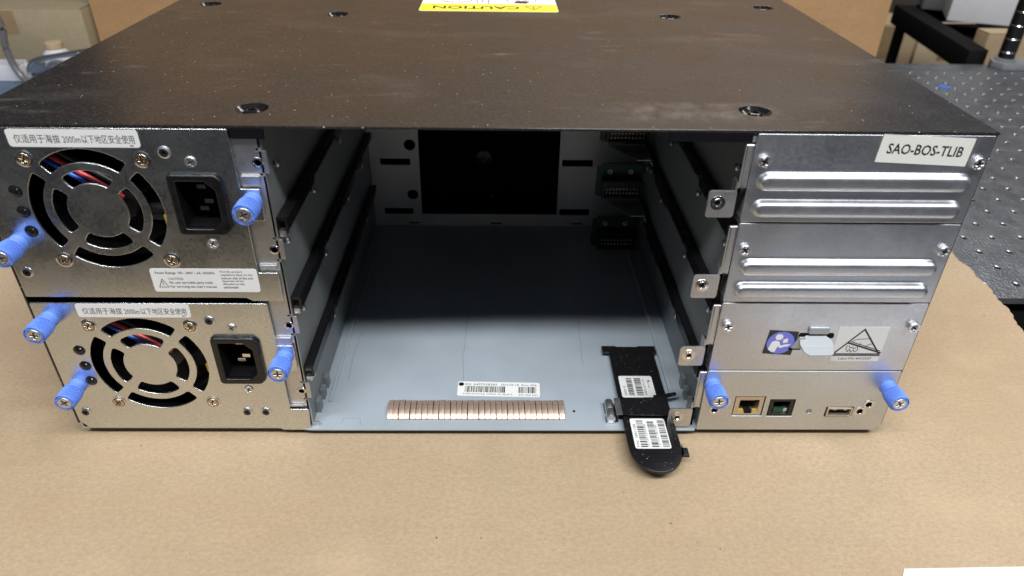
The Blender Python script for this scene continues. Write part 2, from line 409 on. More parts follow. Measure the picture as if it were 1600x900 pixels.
# rim of the 5 mm top skin and the black core under it
for (x0, y0, x1, y1) in ((356, YF, 1500, YF), (1500, YF, 1500, YB), (1500, YB, -900, YB), (-900, YB, -900, -190), (-900, -140, 356, -190), (356, -190, 356, YF)):
    b.add([(x0, y0, 0), (x1, y1, 0), (x1, y1, -5), (x0, y0, -5)], [(0, 1, 2, 3)])
b.M = T(0, 0, 0)
b.build('table_top', 'table', table)
b = MB(); b.box(-890, 1490, YF + 6, YB - 6, -70, -6); b.box(-890, 346, -135, YF + 5.9, -70, -6); b.build('table_core', 'void', table)
b = MB()
for x in (-820, 1400):
    for y in (0 if x < 0 else 200, 720): b.box(x - 40, x + 40, y - 40, y + 40, -898, -70.5)
b.build('table_leg', 'void', table)['kind'] = 'stuff'
hb = MB()
hb.lathe([(3.5, 0.02), (3.3, 0.12), (3.0, -0.05), (2.75, -0.45)], 14, 0, False); hb.lathe([(2.75, -0.45), (2.6, -1.1), (2.72, -1.4), (2.6, -1.8), (2.72, -2.1), (2.6, -4.6), (0.01, -4.6)], 14, 1, False)
hole_me = hb.mesh('tapped_hole', ['hole_edge', 'shade_steel'])
# seen ones (right of the library) singly, the others joined
lost = MB()
for cx in gx:
    for cy in gy:
        vis = cx > 395 + (cy - 240) * 0.36 and cx < 505 + (cy - 214) * 0.62
        if cx < 392 and cy < 222: vis = False
        if vis: put('tapped_hole', hole_me, table, (cx, cy, 0))
        else:
            lost.M = T(cx, cy, 0); lost.lathe([(3.25, 0.02), (2.55, -0.55), (2.5, -4.6), (0.01, -4.6)], 8, 0, False)
o = lost.build('tapped_hole', 'steel', table); o['kind'] = 'stuff'

# ------------------------------------------------------------------ cardboard sheet
b = MB()
rnd = random.Random(3)
edge = []
yy = -150.0
while yy < 330:
    k = 383.5 if yy > 180 else 384 - (180 - yy) * 0.06 - min(22, max(0, 150 - yy) ** 2 * 0.0022)
    edge.append((k + rnd.uniform(-0.7, 0.7) + 0.9 * math.sin(yy * 0.21), yy)); yy += rnd.uniform(2.2, 4.5)
outl = [(-560, -150)] + edge + [(370, 345), (-430, 340), (-470, 200)]
b.plate(outl, [], -3.2 + 2.7, 0 - 0.05, 0.0)
cs = b.build('cardboard_sheet', 'card')
tag(cs, 'plain brown kraft cardboard sheet lying under the open library, its right edge ragged', 'cardboard sheet')
b = MB(); b.M = T(0, 0, 0.2)
b.plate([(199, -87.2), (360, -84.5), (360, -150), (158, -150)], [], 0, 0.25)
tag(b.build('paper_sheet', 'paper', None, (300, -140, 0)), 'white paper sheet lying on the cardboard at the lower right corner', 'paper')

# ------------------------------------------------------------------ tape library chassis
lib = thing('tape_library', 'black and silver rack tape library with its middle bay open, resting on cardboard', 'tape library')
Z0 = 0.6
# lid with dimples for the screws
lid_scr = [(-104.4, 22.6), (126.1, 25.5), (-102.9, 217.2), (126.0, 221.9), (-198.8, 245.3), (202.0, 255.9), (-102, 420), (126, 424)]
b = MB()
b.plate(rect(-225.8, 0, 225.8, 700), [circle(x, y, 7.4, 24) for x, y in lid_scr], 176.8, 178.0, 0.35)
for x, y in lid_scr:
    b.M = T(x, y, 177.9); b.lathe([(7.7, 0.02), (7.3, -0.15), (6.6, -0.9), (5.4, -1.9), (3.0, -2.5), (0.01, -2.6)], 28, 1, False)
b.M = Matrix.Identity(4)
b.box(-225.8, -93.5, 0.2, 1.2, 175.6, 176.79, 1); b.box(82.0, 118.2, 0.2, 1.2, 172.6, 176.79, 1)
b.box(-108, -93.5, 0.25, 1.3, 172.0, 175.59, 1)
b.box(-225.8, -224.9, 1, 700, 5, 176.79); b.box(224.9, 225.8, 1, 700, 5, 176.79); b.box(-224.8, 224.8, 699, 700, 5, 176.79)
lid = b.build('lid', ['lid', 'gloss'], lib)
b = MB()
b.lathe([(4.4, -0.9), (4.4, -0.5), (4.1, 0.2), (3.4, 0.8), (2.4, 1.15), (1.8, 1.2), (1.7, 0.0), (0.01, -0.1)], 24, 0, False)
sc_me = b.mesh('lid_screw', ['gloss', 'void'])
for i, (x, y) in enumerate(lid_scr): put('lid_screw', sc_me, lid, (x, y, 176.2), (0, 0, i))
# caution sticker, printed to be read from behind
b = MB(T(0, 0, 178.02) @ T(-0.2, 283, 0) @ RZ(180.2))
b.plate(rrect(0, 0, 98.6, 105, 2.5), [], 0, 0.15, 0, 0)
b.flat(rpoly(rect(-49.1, 27.5, 49.1, 52.3), 1.5), 0.19, 1)
b.text('CAUTION', -22, 35.0, 62, 9.6, 0.23, 2, 0.012)
b.line([(-38, 34.5), (-26, 34.5), (-32, 45.5)], 0.7, 0.23, 2, True); b.flat(rect(-32.4, 38, -31.6, 42), 0.24, 2); b.flat(rect(-32.4, 36.1, -31.6, 37.0), 0.24, 2)
b.line([(0.5, 26), (0.5, -20)], 0.5, 0.2, 2)
for cx in (-24, 24): b.line([(cx + 11 * math.cos(t * .262), 14 + 9.5 * math.sin(t * .262)) for t in range(24)], 0.5, 0.2, 3, True)
b.flat([(-30, 16), (-20, 16), (-18, 23), (-27, 24.5)], 0.2, 2); b.line([(-28, 12), (-24, 17), (-18, 10)], 0.7, 0.25, 3)
b.line([(5, 22), (5, 12), (9, 12), (9, 26)], 0.5, 0.25, 4); b.line([(14, 22), (26, 18), (33, 22)], 0.4, 0.25, 4)
b.build('caution_sticker', ['white', 'yellow', 'ink', 'redink', 'inkgrey'], lid)

# floor of the bay
b = MB()
b.plate([(-224.5, 1), (-108, 1), (-97, -0.6), (119, -0.6), (120, 1), (224.5, 1), (224.5, 698), (-224.5, 698)], [], Z0, 1.7, 0.25)
rnd = random.Random(5)
for xs, ya, yb in ((-13.8, 41, 150), (62.4, 56, 140), (-83.5, 42, 96)):
    pts = []; y = ya
    while y < yb: pts.append((xs + rnd.uniform(-.45, .45) + 0.9 * math.sin(y * .07), y)); y += rnd.uniform(4, 9)
    b.line(pts, 0.24, 1.73, 1)
b.line([(-81, 4.0), (-80, 8.5), (-71, 8.5), (-70, 3)], 0.2, 1.73, 1)
b.M = T(46.8 + 5.3, 14.5, 1.71); b.lathe([(0.9, 0.02), (0.01, 0.02)], 12, 2, False)
b.M = Matrix.Identity(4)
# raised side channel along the right wall
b.plate([(110.5, 27), (113, 27), (113, 236), (110.5, 236)], [], 1.7, 3.6, 0.5)
b.plate([(-91.5, 22), (-89.8, 22), (-89.8, 236), (-91.5, 236)], [], 1.7, 3.0, 0.5)
base = b.build('base_plate', ['bay', 'scratch', 'void'], lib)
b = MB(); b.lathe([(9, -3.6), (9.5, -3.2), (9.5, 0.5), (0.01, 0.55)], 20); ft = b.mesh('foot', ['black'])
for x, y in ((-190, 45), (190, 45), (-190, 620), (190, 620)): put('foot', ft, base, (x, y, 0))
# copper spring fingers
NF = 31; x0f, x1f = -55.7, 46.5; pf = (x1f - x0f) / NF
b = MB()
prof = [(7.4, 0.1), (7.9, 0.75), (9.2, 1.6), (11.2, 2.3), (13.6, 2.75), (16.4, 2.9), (19.0, 2.55), (21.4, 1.8), (22.5, 1.0), (22.6, 0.2)]
vs = []; fs = []
for i, (y, z) in enumerate(prof): vs += [(-pf / 2 + 0.2, y, z), (pf / 2 - 0.2, y, z), (pf / 2 - 0.2, y, z - 0.25), (-pf / 2 + 0.2, y, z - 0.25)]
for i in range(len(prof) - 1):
    for k in range(4): fs.append((4 * i + k, 4 * i + (k + 1) % 4, 4 * i + 4 + (k + 1) % 4, 4 * i + 4 + k))
fs += [(0, 1, 2, 3), tuple(4 * len(prof) - 4 + k for k in (3, 2, 1, 0))]
b.add([(x, y - 15, z + 0.25) for x, y, z in vs], fs)
fing = b.mesh('spring_finger', ['copper'])
for i in range(NF):
    put('spring_finger', fing, base, (x0f + pf * (i + .5), 15 + rnd.uniform(-.12, .12), 1.72), (rnd.uniform(-.035, .03), R(-5.5) + rnd.uniform(-.04, .04), rnd.uniform(-.03, .03)))
b = MB(); b.box(x0f, x1f, 7.2, 22.9, 1.705, 1.95); b.build('spring_strip', 'darkcopper', base)
# serial sticker
b = MB(T(8.2, 33.6, 1.72) @ RZ(-1.6))
b.plate(rrect(0, 0, 49.6, 13.0, 1.4), [], 0, 0.12)
b.text('SN: 642F558283', -20.6, 3.2, 19.5, 1.7, 0.16, 1); b.text('2016-05-18', 1.2, 3.2, 10.8, 1.7, 0.16, 1); b.text('Rev: 056', 13.8, 3.2, 9.2, 1.7, 0.16, 1)
b.barcode(-20.4, 4.6, -3.2, 2.4, 0.16, 1, 0.24, 4); b.barcode(12, 23.6, -3.2, 2.4, 0.16, 1, 0.24, 9)
b.text('CORE MODULE, CHINA, 4U, BLACK', -21.5, -5.5, 30, 1.5, 0.16, 1); b.text('372 350 A23', 12.0, -5.7, 11.6, 1.5, 0.16, 1)
b.M = b.M @ T(-22.8, 3.9, 0.17); b.lathe([(1.65, 0), (0.01, 0.01)], 16, 2, False)
b.build('serial_sticker', ['white', 'ink', 'void'], base)

# bay walls
YBK = 243.8
def rail(sgn):
    b = MB()
    pr = [(0, -2.0), (4.4, -2.0), (5.0, -2.6), (5.0, -9.0), (3.9, -9.0), (3.9, -3.6), (0, -3.6)]
    ys = [5, 8, 60, 62, 120, 122, 160, 164, 236]
    dz = [0, 0, 0, 3.4, 3.4, 0.4, 0.4, 3.6, 3.6]
    vs = []; fs = []; n = len(pr)
    for y, d in zip(ys, dz):
        for k, (x, z) in enumerate(pr): vs.append((sgn * x, y, z + (d if k in (3, 4) else 0)))
    for i in range(len(ys) - 1):
        for k in range(n): fs.append((i * n + k, i * n + (k + 1) % n, (i + 1) * n + (k + 1) % n, (i + 1) * n + k))
    fs += [tuple(range(n)), tuple(range((len(ys) - 1) * n, len(ys) * n))]
    b.add(vs, fs)
    for y0, y1 in ((66, 116), (170, 230)):
        b.box(min(sgn * 5.05, sgn * 5.8), max(sgn * 5.05, sgn * 5.8), y0, y1, -5.0, -3.0)
    # metal foot at the front end
    b.box(min(sgn * .8, sgn * 3.8), max(sgn * .8, sgn * 3.8), 4.4, 9, -11.6, -8.6, 1)
    b.box(min(sgn * .2, sgn * .75), max(sgn * .2, sgn * .75), 4.5, 20, -11.8, -3.7, 0)
    return b
rv = MB(); rv.lathe([(1.9, 0), (1.8, 0.4), (1.2, 0.9), (0.01, 1.0)], 12, 0)
rv_me = rv.mesh('rivet', ['steel'])
rh = MB(); rh.lathe([(1.3, 0.06), (0.01, 0.05)], 10, 0, False); rh_me = rh.mesh('rivet_hole', ['void'])
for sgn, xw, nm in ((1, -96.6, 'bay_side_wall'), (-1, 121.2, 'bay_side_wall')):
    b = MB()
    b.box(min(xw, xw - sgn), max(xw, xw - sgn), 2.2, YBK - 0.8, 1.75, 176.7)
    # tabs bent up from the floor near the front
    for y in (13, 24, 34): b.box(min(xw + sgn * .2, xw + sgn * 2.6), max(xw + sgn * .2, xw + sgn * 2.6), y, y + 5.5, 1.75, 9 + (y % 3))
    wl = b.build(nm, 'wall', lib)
    rm = rail(sgn).mesh('guide_rail', ['black', 'steel'])
    for z in (133.5, 89.0, 44.5): put('guide_rail', rm, wl, (xw, 0, z))
    for z in (113, 69, 25, 152):
        for y in (16, 74, 150, 205):
            put('rivet', rv_me, wl, (xw, y + (z % 7), z), (0, sgn * R(90), 0))
            put('rivet_hole', rh_me, wl, (xw + sgn * 0.02, y + (z % 7) - 5, z + 2.5), (0, sgn * R(90), 0))
# back wall with cut outs
b = MB(FACE @ T(0, 0, -YBK))
hl = [[(-57.0, 12.5), (56.5, 12.5), (56.3, 150), (-56.3, 150)], circle(-63.7, 73.6, 4.6, 24), circle(-63.7, 30.2, 4.5, 24)]
for x0, x1 in ((-88.2, -64.0), (58.8, 83.8)):
    for z in (59.2, 15.0): hl.append(rect(x0, z - 2.8, x1, z + 2.8))
for x in (-64.2, 5.6, 74.6): hl.append(rect(x - 4.7, 3.2, x + 4.7, 4.8))
hl.append(rect(0.5, 1.9, 2.0, 2.6))
b.plate(rect(-96.5, 1.72, 121.1, 176.6), hl, -1.0, 0, 0.1)
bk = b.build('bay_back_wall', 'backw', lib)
b = MB(); b.box(-96.4, 121.0, YBK + 60, YBK + 61, 2, 176.5); b.box(-96.4, -95.8, YBK + 2, YBK + 60, 2, 176.5); b.box(120.4, 121.0, YBK + 2, YBK + 60, 2, 176.5)
b.box(-96.4, 121.0, YBK + 2, YBK + 60, 1.75, 1.9); b.build('interior_shade', 'void', lib)  # black box added behind the opening to stand for the unlit interior
b = MB(FACE @ T(-5.5, 52, -YBK - 30)); b.lathe([(7, 0), (7, 5), (2, 6), (1.6, 9), (0.01, 9)], 20); b.build('drive_hub', 'black', lib); b = MB(FACE @ T(2, 20, -YBK - 20)); b.lathe([(2.5, 0), (2.2, 3), (0.01, 4)], 14)
b.build('guide_pin', 'black', lib)

# circuit boards at the back right
pinm = MB(FACE); pinm.box(-0.45, 0.45, -0.45, 0.45, 0, 1.2); pin_me = pinm.mesh('pin', ['pin'])
def small_screw(rad, me_name, mats, head=1.1):
    b = MB(FACE)
    b.plate(circle(0, 0, rad, 20), [cross(0, 0, rad * .62, rad * .3)], 0, head, head * .45, 0, 2)
    b.lathe([(rad * .75, head * .3), (0.01, head * .25)], 12, 1, False)
    return b.mesh(me_name, mats)
scr_small = small_screw(2.0, 'screw', ['steel', 'shade_steel'])
for z in (2.0, 46.5, 91.0):
    b = MB(FACE @ T(0, 0, -210.0))
    b.plate([(82.5, z + 1), (84, z + 1), (84, z), (117, z), (117, z + 26.5), (86, z + 26.5), (86, z + 24.5), (82.5, z + 24.5)], [], -1.6, 0, 0.15)
    brd = b.build('circuit_board', 'pcb', lib)
    for x in (92.5, 108.5): put('screw', scr_small, brd, (x, 210, z + 20.5))
    b = MB(FACE @ T(0, 0, -210.0)); 
    b.plate(rect(86.5, z + 2, 117.4, z + 16.5), [rect(88.2, z + 4, 116, z + 11)], 0.02, 9.5, 0.25); b.box(87, 117, z + 2.5, z + 12, 0.1, 6.5); b.box(86.9, 117.0, z + 12, z + 16.2, 0.1, 8.8)
    b.build('connector', 'black', brd)
    for r_ in (5.7, 9.2):
        for i in range(10): put('pin', pin_me, brd, (90.2 + i * 2.6, 203.5, z + r_))
    b = MB()
    b.plate([(88, 209.5), (117.2, 209.5), (117.2, 179), (106, 179)], [], z - 2.2, z - 1.4, 0.12)
    b.box(115.8, 116.8, 175, 209, z - 9, z - 2.2); b.box(87.5, 117, 208.6, 209.5, z - 1.4, z + 1.2)
    b.build('board_bracket', 'bracket', lib)

# ------------------------------------------------------------------ screws and thumb screws
scr_pan = small_screw(3.0, 'screw', ['steel', 'shade_steel'], 2.2)
scr_fan = small_screw(2.9, 'screw', ['warmsteel', 'shade_steel'], 0.9)
scr_flat = small_screw(2.6, 'screw', ['steel', 'shade_steel'], 0.8)
b = MB(FACE); b.lathe([(3.9, 0.02), (3.9, 0.35), (3.3, 0.5), (3.0, 0.1), (2.9, 0.05)], 24, 0, False); ring_me = b.mesh('countersink_ring', ['chrome'])
b = MB(FACE); b.lathe([(2.9, 0.0), (2.8, 0.5), (2.0, 0.9)], 20, 0, False); b.plate(circle(0, 0, 2.0, 16), [circle(0, 0, 0.9, 6)], 0.2, 0.9, 0.1, 1); b.lathe([(1.0, 0.3), (0.01, 0.3)], 8, 2, False)
bolt_me = b.mesh('black_bolt', ['steel', 'blackmet', 'void'])
b = MB(FACE); b.lathe([(3.0, 0.0), (3.0, 0.25), (2.4, 0.4), (2.2, 0.5), (1.9, 1.0), (1.0, 1.4), (0.01, 1.5)], 20); lens_me = b.mesh('indicator_lamp', ['gloss'])

def thumb_mesh():
    b = MB(FACE)
    b.lathe([(4.5, 0.0), (4.5, 0.6), (4.3, 1.2), (4.3, 3.2), (4.9, 3.9), (5.0, 4.6), (4.4, 5.2), (4.4, 5.8)], 24, 0)
    n = 72; prof = [(0.86, 5.2), (0.97, 5.7), (1.0, 6.2), (1.0, 13.0), (0.97, 13.5)]
    vs = []; fs = []
    for k, (q, z) in enumerate(prof):
        for i in range(n):
            r_ = 5.25 * q - (0.40 if (i % 2) and k in (1, 2, 3) else 0.0); a = 2 * math.pi * i / n
            vs.append((r_ * math.cos(a), r_ * math.sin(a), z))
    for k in range(len(prof) - 1):
        for i in range(n): j = (i + 1) % n; fs.append((k * n + i, k * n + j, (k + 1) * n + j, (k + 1) * n + i))
    b.add(vs, fs)
    b.lathe([(5.1, 13.5), (4.95, 14.0), (4.75, 14.1), (4.7, 13.0), (4.3, 13.0), (4.25, 14.0), (3.6, 14.05), (3.5, 13.2)], 32, 0, False)
    b.lathe([(4.9, 5.3), (0.01, 5.3)], 20, 0, False)
    for k in range(4):
        a = R(45 + 90 * k); b2 = b.M; b.M = FACE @ Matrix.Rotation(a, 4, 'Z'); b.box(4.2, 4.8, -1.1, 1.1, 12.9, 14.08); b.M = b2
    b.plate(circle(0, 0, 3.5, 24), [cross(0, 0, 2.1, 1.0)], 12.9, 14.4, 0.4, 1, 2); b.lathe([(2.4, 13.3), (0.01, 13.2)], 12, 2, False)
    return b.mesh('thumb_screw', ['blue', 'steel', 'shade_steel'])
thumb_me = thumb_mesh()

# ------------------------------------------------------------------ left bracket and right strip
def bracket_left():
    b = MB(FACE @ T(0, 0, -2.2))
    pts = [(-112, 171.5), (-96.4, 171.5)]
    for zc in (160.4, 115.9, 71.5, 27.6):
        pts += [(-96.4, zc + 6.6), (-98.9, zc + 6.6), (-98.9, zc + 5.4), (-94.6, zc + 5.4), (-94.4, zc + 4.6), (-94.4, zc - 4.6), (-94.6, zc - 5.3), (-98.9, zc - 5.3), (-98.9, zc - 6.4), (-96.4, zc - 6.4)]
    pts += [(-96.4, 3), (-112, 3)]
    b.plate(pts, [circle(-99.0, zc, 1.5, 14) for zc in (160.4, 115.9, 71.5, 27.6)], -1.2, 0, 0.25)
    for zc in (160.4, 115.9, 71.5, 27.6):
        b.M = FACE @ T(-99.0, zc, -2.2); b.lathe([(2.5, 0.0), (2.3, 0.35), (1.6, 0.45), (1.45, 0.1), (1.4, -2.5)], 18, 1, False)
    b.M = FACE
    # ledge folds above each supply ear
    for z in (150.2, 60.3, 107.0, 17.5): b.plate(rect(-107.2, z, -99.0, z + 1.0 if z not in (150.2, 60.3) else z + 4.2), [], -2.1, -0.6, 0.4)
    b.box(-97.2, -96.0, 2.3, 16, 3, 171.4) if False else None
    return b.build('front_bracket', ['bracket', 'chrome'], lib)
bracket_left()
b = MB(FACE @ T(0, 0, -2.4)); b.plate(rpoly([(-100, 1.8), (-92.5, 1.8), (-92.5, 4.2), (-96, 4.6), (-96, 15), (-97, 15), (-98, 4)], .4), [], -0.9, 0, 0.15); b.build('bracket_foot', 'bracket', lib)

tabs = [(142.4, 13.6), (97.3, 13.6), (53.6, 12.8), (9.6, 13.4)]
b = MB(FACE)
for zc, h in tabs:
    b.plate(rpoly([(103.4, zc - h / 2), (116.4, zc - h / 2), (116.4, zc + h / 2), (103.4, zc + h / 2)], 1.6, 4), [circle(108.2, zc + .6, 1.3, 16)], -1.6, -0.6, 0.2)
    b.M = FACE @ T(108.2, zc + .6, -0.6); b.lathe([(3.6, 0.0), (3.5, 0.12), (2.4, 0.14), (2.3, 0.5), (1.6, 0.55), (1.3, 0.1), (1.3, -2.5)], 20, 1, False); b.M = FACE
    b.box(115.4, 116.4, zc - h / 2, zc + h / 2 + 4, -7, -1.61)
for z0, z1 in ((150.4, 171.5), (104.6, 131.2), (61.2, 86.4), (17.4, 43.0)):
    b.plate(rpoly(rect(116.0, z0, 120.0, z1), .5), [], -2.0, -0.2, 0.9, 0, 3)
    b.box(117.6, 118.6, z0 - 17, z0 - 0.3, -9, -3.5, 2)  # black strip put in for the shade of the gap by each tab
b.plate(rect(116.6, 172.4, 120, 175.0), [], -1.8, -0.6, 0.3)
b.build('side_bracket', ['bracket', 'chrome', 'void'], lib)

# ------------------------------------------------------------------ power supplies
def rounded(pts, r=1.0): return rpoly(pts, r, 3)
def inlet(parent, cx, cz):
    b = MB(FACE @ T(cx, cz, 0))
    outer = rpoly([(-12.1, -15.0), (9.4, -15.0), (12.3, -12.0), (12.3, 12.0), (9.4, 15.2), (-12.1, 15.2)], 2.6, 5)
    cav = rpoly([(-8.6, -11.6), (4.2, -11.6), (8.4, -7.6), (8.4, 7.6), (4.2, 11.8), (-8.6, 11.8)], 1.0, 3)
    b.plate(outer, [cav], -0.5, 2.4, 0.9, 0, 3)
    b.plate(rpoly(outer, .1, 1), [cav], -16, -0.6, 0, 0)
    b.flat(cav, -13, 1)
    for (x, z, l) in ((-1.8, -5.2, 6.5), (-1.8, 5.0, 5.0), (2.4, 0.0, 9.5)):
        b.box(x - 2.0, x + 2.0, z - 1.0, z + 1.0, -13, -13 + l, 2)
    b.build('power_inlet', ['black', 'void', 'chrome'], parent)

def psu(dz, outline, first):
    b = MB(FACE)
    fx, fz = -174.6, 47.1 + dz
    holes = []
    for a in (0, 90, 180, 270):
        holes.append(arcslot(fx, fz, 23.6, 29.9, a + 1, 39.5, 1.4)); holes.append(arcslot(fx, fz, 13.6, 19.8, a + 1, 36, 2.4))
    holes.append(rpoly([(-139.3, dz + 36.6), (-118, dz + 36.6), (-115.6, dz + 39), (-115.6, dz + 63.8), (-118, dz + 65.6), (-139.3, dz + 65.6)], 1.5))
    b.plate(outline, holes, -1.2, 0.0, 0.3, 0, 2)
    p = b.build('power_supply', 'psu', lib)
    if first: p['label'] = 'upper power supply with the ratings label, its face dark from reflection'
    else: p['label'] = 'lower power supply with two blue thumb screws at its left edge'
    # housing behind the face, open to the front
    b = MB()
    b.box(-223.5, -110, 150, 151, dz + 2, dz + 84); b.box(-223.5, -222.5, 1.3, 150, dz + 2, dz + 84); b.box(-111, -110, 1.3, 150, dz + 2, dz + 84)
    b.box(-222.4, -111.1, 1.3, 149.9, dz + 2, dz + 3); b.box(-222.4, -111.1, 1.3, 149.9, dz + 83, dz + 84)
    b.build('housing', 'void', p)
    # fan
    b = MB(FACE @ T(fx, fz, -14))
    b.lathe([(13.5, -8), (13.5, -0.5), (12.8, 0), (0.01, 0)], 28, 0)
    for k in range(7):
        a = 2 * math.pi * k / 7 + .3; vs = []
        for r_, tw, z in ((13, 0, -1), (20, .12, -1.5), (28.6, .3, -2)):
            for da, dzz in ((-.18, 0), (.38, -7)):
                vs.append((r_ * math.cos(a + da + tw), r_ * math.sin(a + da + tw), z + dzz))
        vs += [(x, y, z - .9) for x, y, z in vs]
        b.add(vs, [(0, 1, 3, 2), (2, 3, 5, 4), (6, 8, 9, 7), (8, 10, 11, 9), (0, 2, 8, 6), (2, 4, 10, 8), (1, 7, 9, 3), (3, 9, 11, 5), (4, 5, 11, 10), (0, 6, 7, 1)], 0)
    b.plate(rrect(0, 0, 60, 60, 4), [circle(0, 0, 29.2, 40)], -12, 1.5, 0.3, 0)
    b.M = FACE @ T(fx, fz, -12)
    b.plate(circle(0, 0, 12, 24), [], -1.5, -1.2, 0, 1)
    b.build('fan', ['black', 'wire_k'], p)
    # wires behind the upper slots
    for nm, off, k, r_ in (('blue_wire', 0, 'wire_b', 1.0), ('red_wire', 3.1, 'wire_r', 1.15), ('black_wire', 7.2, 'wire_k', 1.1)):
        b = MB(); pts = []
        for t in range(9):
            s_ = t / 8; x = -202 + 34 * s_ + off * .9; z = dz + 73.5 - 19.5 * s_ - 5 * s_ * s_ + off * .55
            pts.append((x, 7.0 - 1.0 * math.sin(s_ * 3) + off * .1, z))
        b.tube(pts, r_, 10); b.build(nm, k, p)
    b = MB(); b.tube([(-150, 10, dz + 40), (-147.5, 6, dz + 38), (-147, 6, dz + 34), (-149, 12, dz + 31)], 1.0, 8); b.build('yellow_wire', 'wire_y', p)
    inlet(p, -127.3, dz + 50.9)
    i = 0
    for x, z in ((-199.0, 72.3), (-148.2, 72.3), (-198.2, 21.2), (-147.5, 21.3)):
        put('countersink_ring', ring_me, p, (x, 0, z + dz)); put('screw', scr_fan, p, (x, -0.05, z + dz), (0, .5 + i, 0)); i += 1
    for x, z in ((-127.4, 71.4), (-126.4, 30.4)):
        put('screw', scr_flat, p, (x, 0, z + dz), (0, .2 + i, 0)); i += 1
    for x, z in ((-137.7, 75.8),): put('black_bolt', bolt_me, p, (x, 0, z + dz))
    for x, z in ((-208.4, 56.7), (-208.4, 46.5), (-208.4, 36.4)): put('indicator_lamp', lens_me, p, (x, 0, z + dz))
    put('black_bolt', bolt_me, p, (-218, 0, 14.2 + dz))
    if not first:
        for x in (-130, -119.8): put('black_bolt', bolt_me, p, (x, 0, 14.5))
    for x, z in (((-216.6, 30.0), (-103.7, 52.6)) if first else ((-217.0, 76.5), (-216.6, 33), (-103.7, 52.6))): put('thumb_screw', thumb_me, p, (x, 0, z + dz), (0, random.uniform(-.6, .6), 0))
    # altitude sticker
    cx, cz, ang = (-175.0, 171.7, 0.0) if first else (-173.9, 81.8, 0.0)
    b = MB(FACE @ T(cx, cz, 0.02) @ RZ(ang)); b.plate(rrect(0, 0, 56, 8.0, 1.7, 5), [], 0, 0.12)
    b.text('仅适用于海拔', -25.2, -2.2, 19.6, 3.9, 0.16, 1); b.text('2000m', -4.6, -2.0, 7.6, 3.0, 0.16, 1); b.text('以下地区安全使用', 3.6, -2.2, 22.4, 3.9, 0.16, 1)
    b.text('BY', 23.6, -3.5, 1.7, 0.8, 0.16, 1, .03)
    b.build('altitude_sticker', ['white', 'ink'], p)
    return p
p1o = [(-223.9, 176.4), (-108.8, 176.4), (-108.3, 148.4), (-99.6, 148.4), (-99.9, 132.4), (-108.1, 132.2), (-108.3, 104.2), (-98.6, 104.2), (-98.9, 88.0), (-113.8, 87.9), (-116.5, 89.7), (-223.9, 89.7)]
p2o = [(-223.9, 86.2), (-107.2, 86.2), (-106.5, 60.0), (-98.2, 60.0), (-98.2, 43.2), (-106.6, 42.9), (-106.4, 16.0), (-96.4, 16.0), (-97.2, 0.7), (-112.5, 0.7), (-114.5, 2.0), (-219.5, 2.0), (-223.9, 7.5)]
psu1 = psu(89.9, rpoly(p1o, 0.9, 3), True); psu2 = psu(0.0, rpoly(p2o, 0.9, 3), False)
# ratings label
b = MB(FACE @ T(-134.3, 99.9, 0.02))
b.plate(rrect(0, 0, 51.2, 13.2, 1.5, 4), [], 0, 0.12)
b.text('Power Ratings: 100 - 240V ~ 6A, 50/60Hz', -23.2, 3.2, 28.5, 1.75, 0.16, 1, .012)
b.text('CAUTION', -17.6, 0.2, 7.0, 1.4, 0.16, 1); b.text('No user servicable parts inside.', -17.6, -2.3, 21.2, 1.75, 0.16, 1, .012); b.text("For servicing see user's manual.", -17.6, -4.6, 22.6, 1.75, 0.16, 1, .012)
b.line([(-22.9, -3.9), (-18.4, -3.9), (-20.7, 0.8)], 0.32, 0.15, 1, True); b.flat(rect(-20.85, -2.4, -20.55, -0.4), 0.16, 1); b.flat(rect(-20.85, -3.2, -20.55, -2.8), 0.16, 1)
for k, s_ in enumerate(('Find the product', 'regulatory label on the', 'bottom side of the unit', 'Apparatet må kun', 'tilkoples jordet', 'stikkontakt')):
    b.text(s_, 8.0, 4.2 - k * 1.75, 14.5 * len(s_) / 22, 1.35, 0.16, 1, .01)
b.build('ratings_label', ['white', 'ink'], psu1)

# ------------------------------------------------------------------ right panels
def bead(b, x0, x1, z0, z1, h):
    # pressed bead: a stadium-shaped mound rising out of the sheet
    r_ = (z1 - z0) / 2; zc = (z0 + z1) / 2
    prof = [(1.10, -0.05), (1.02, 0.06), (0.95, 0.28), (0.86, 0.62), (0.72, 0.86), (0.55, 0.97), (0.3, 1.0), (0.04, 1.0)]
    n = 14; vs = []; fs = []
    for q, k in prof:
        rr = r_ * q; ring = []
        for i in range(n + 1): a = math.pi / 2 + math.pi * i / n; ring.append((x0 + r_ + rr * math.cos(a), zc + rr * math.sin(a)))
        for i in range(n + 1): a = -math.pi / 2 + math.pi * i / n; ring.append((x1 - r_ + rr * math.cos(a), zc + rr * math.sin(a)))
        vs += [(x, z, k * h) for x, z in ring]
    m_ = 2 * (n + 1)
    for k in range(len(prof) - 1):
        for i in range(m_): j = (i + 1) % m_; fs.append((k * m_ + i, k * m_ + j, (k + 1) * m_ + j, (k + 1) * m_ + i))
    fs.append(tuple(range((len(prof) - 1) * m_, len(prof) * m_)))
    b.add(vs, fs)
def panel(z0, z1, holes=(), name='blanking_panel', bead_z=()):
    b = MB(FACE)
    b.plate(rpoly([(120.2, z0), (225.0, z0), (225.0, z1), (120.2, z1)], 0.8, 3), holes, -1.2, 0, 0.35, 0, 2)
    for a, c in bead_z: bead(b, 124.0, 220.6, a, c, 3.3)
    b.plate(rect(120.4, z0 + .3, 224.8, z0 + 1.3), [], -20, -1.25)
    b.plate(rect(120.4, z1 - 1.3, 224.8, z1 - .3), [], -20, -1.25)
    return b.build(name, 'zinc', lib)
k = 0
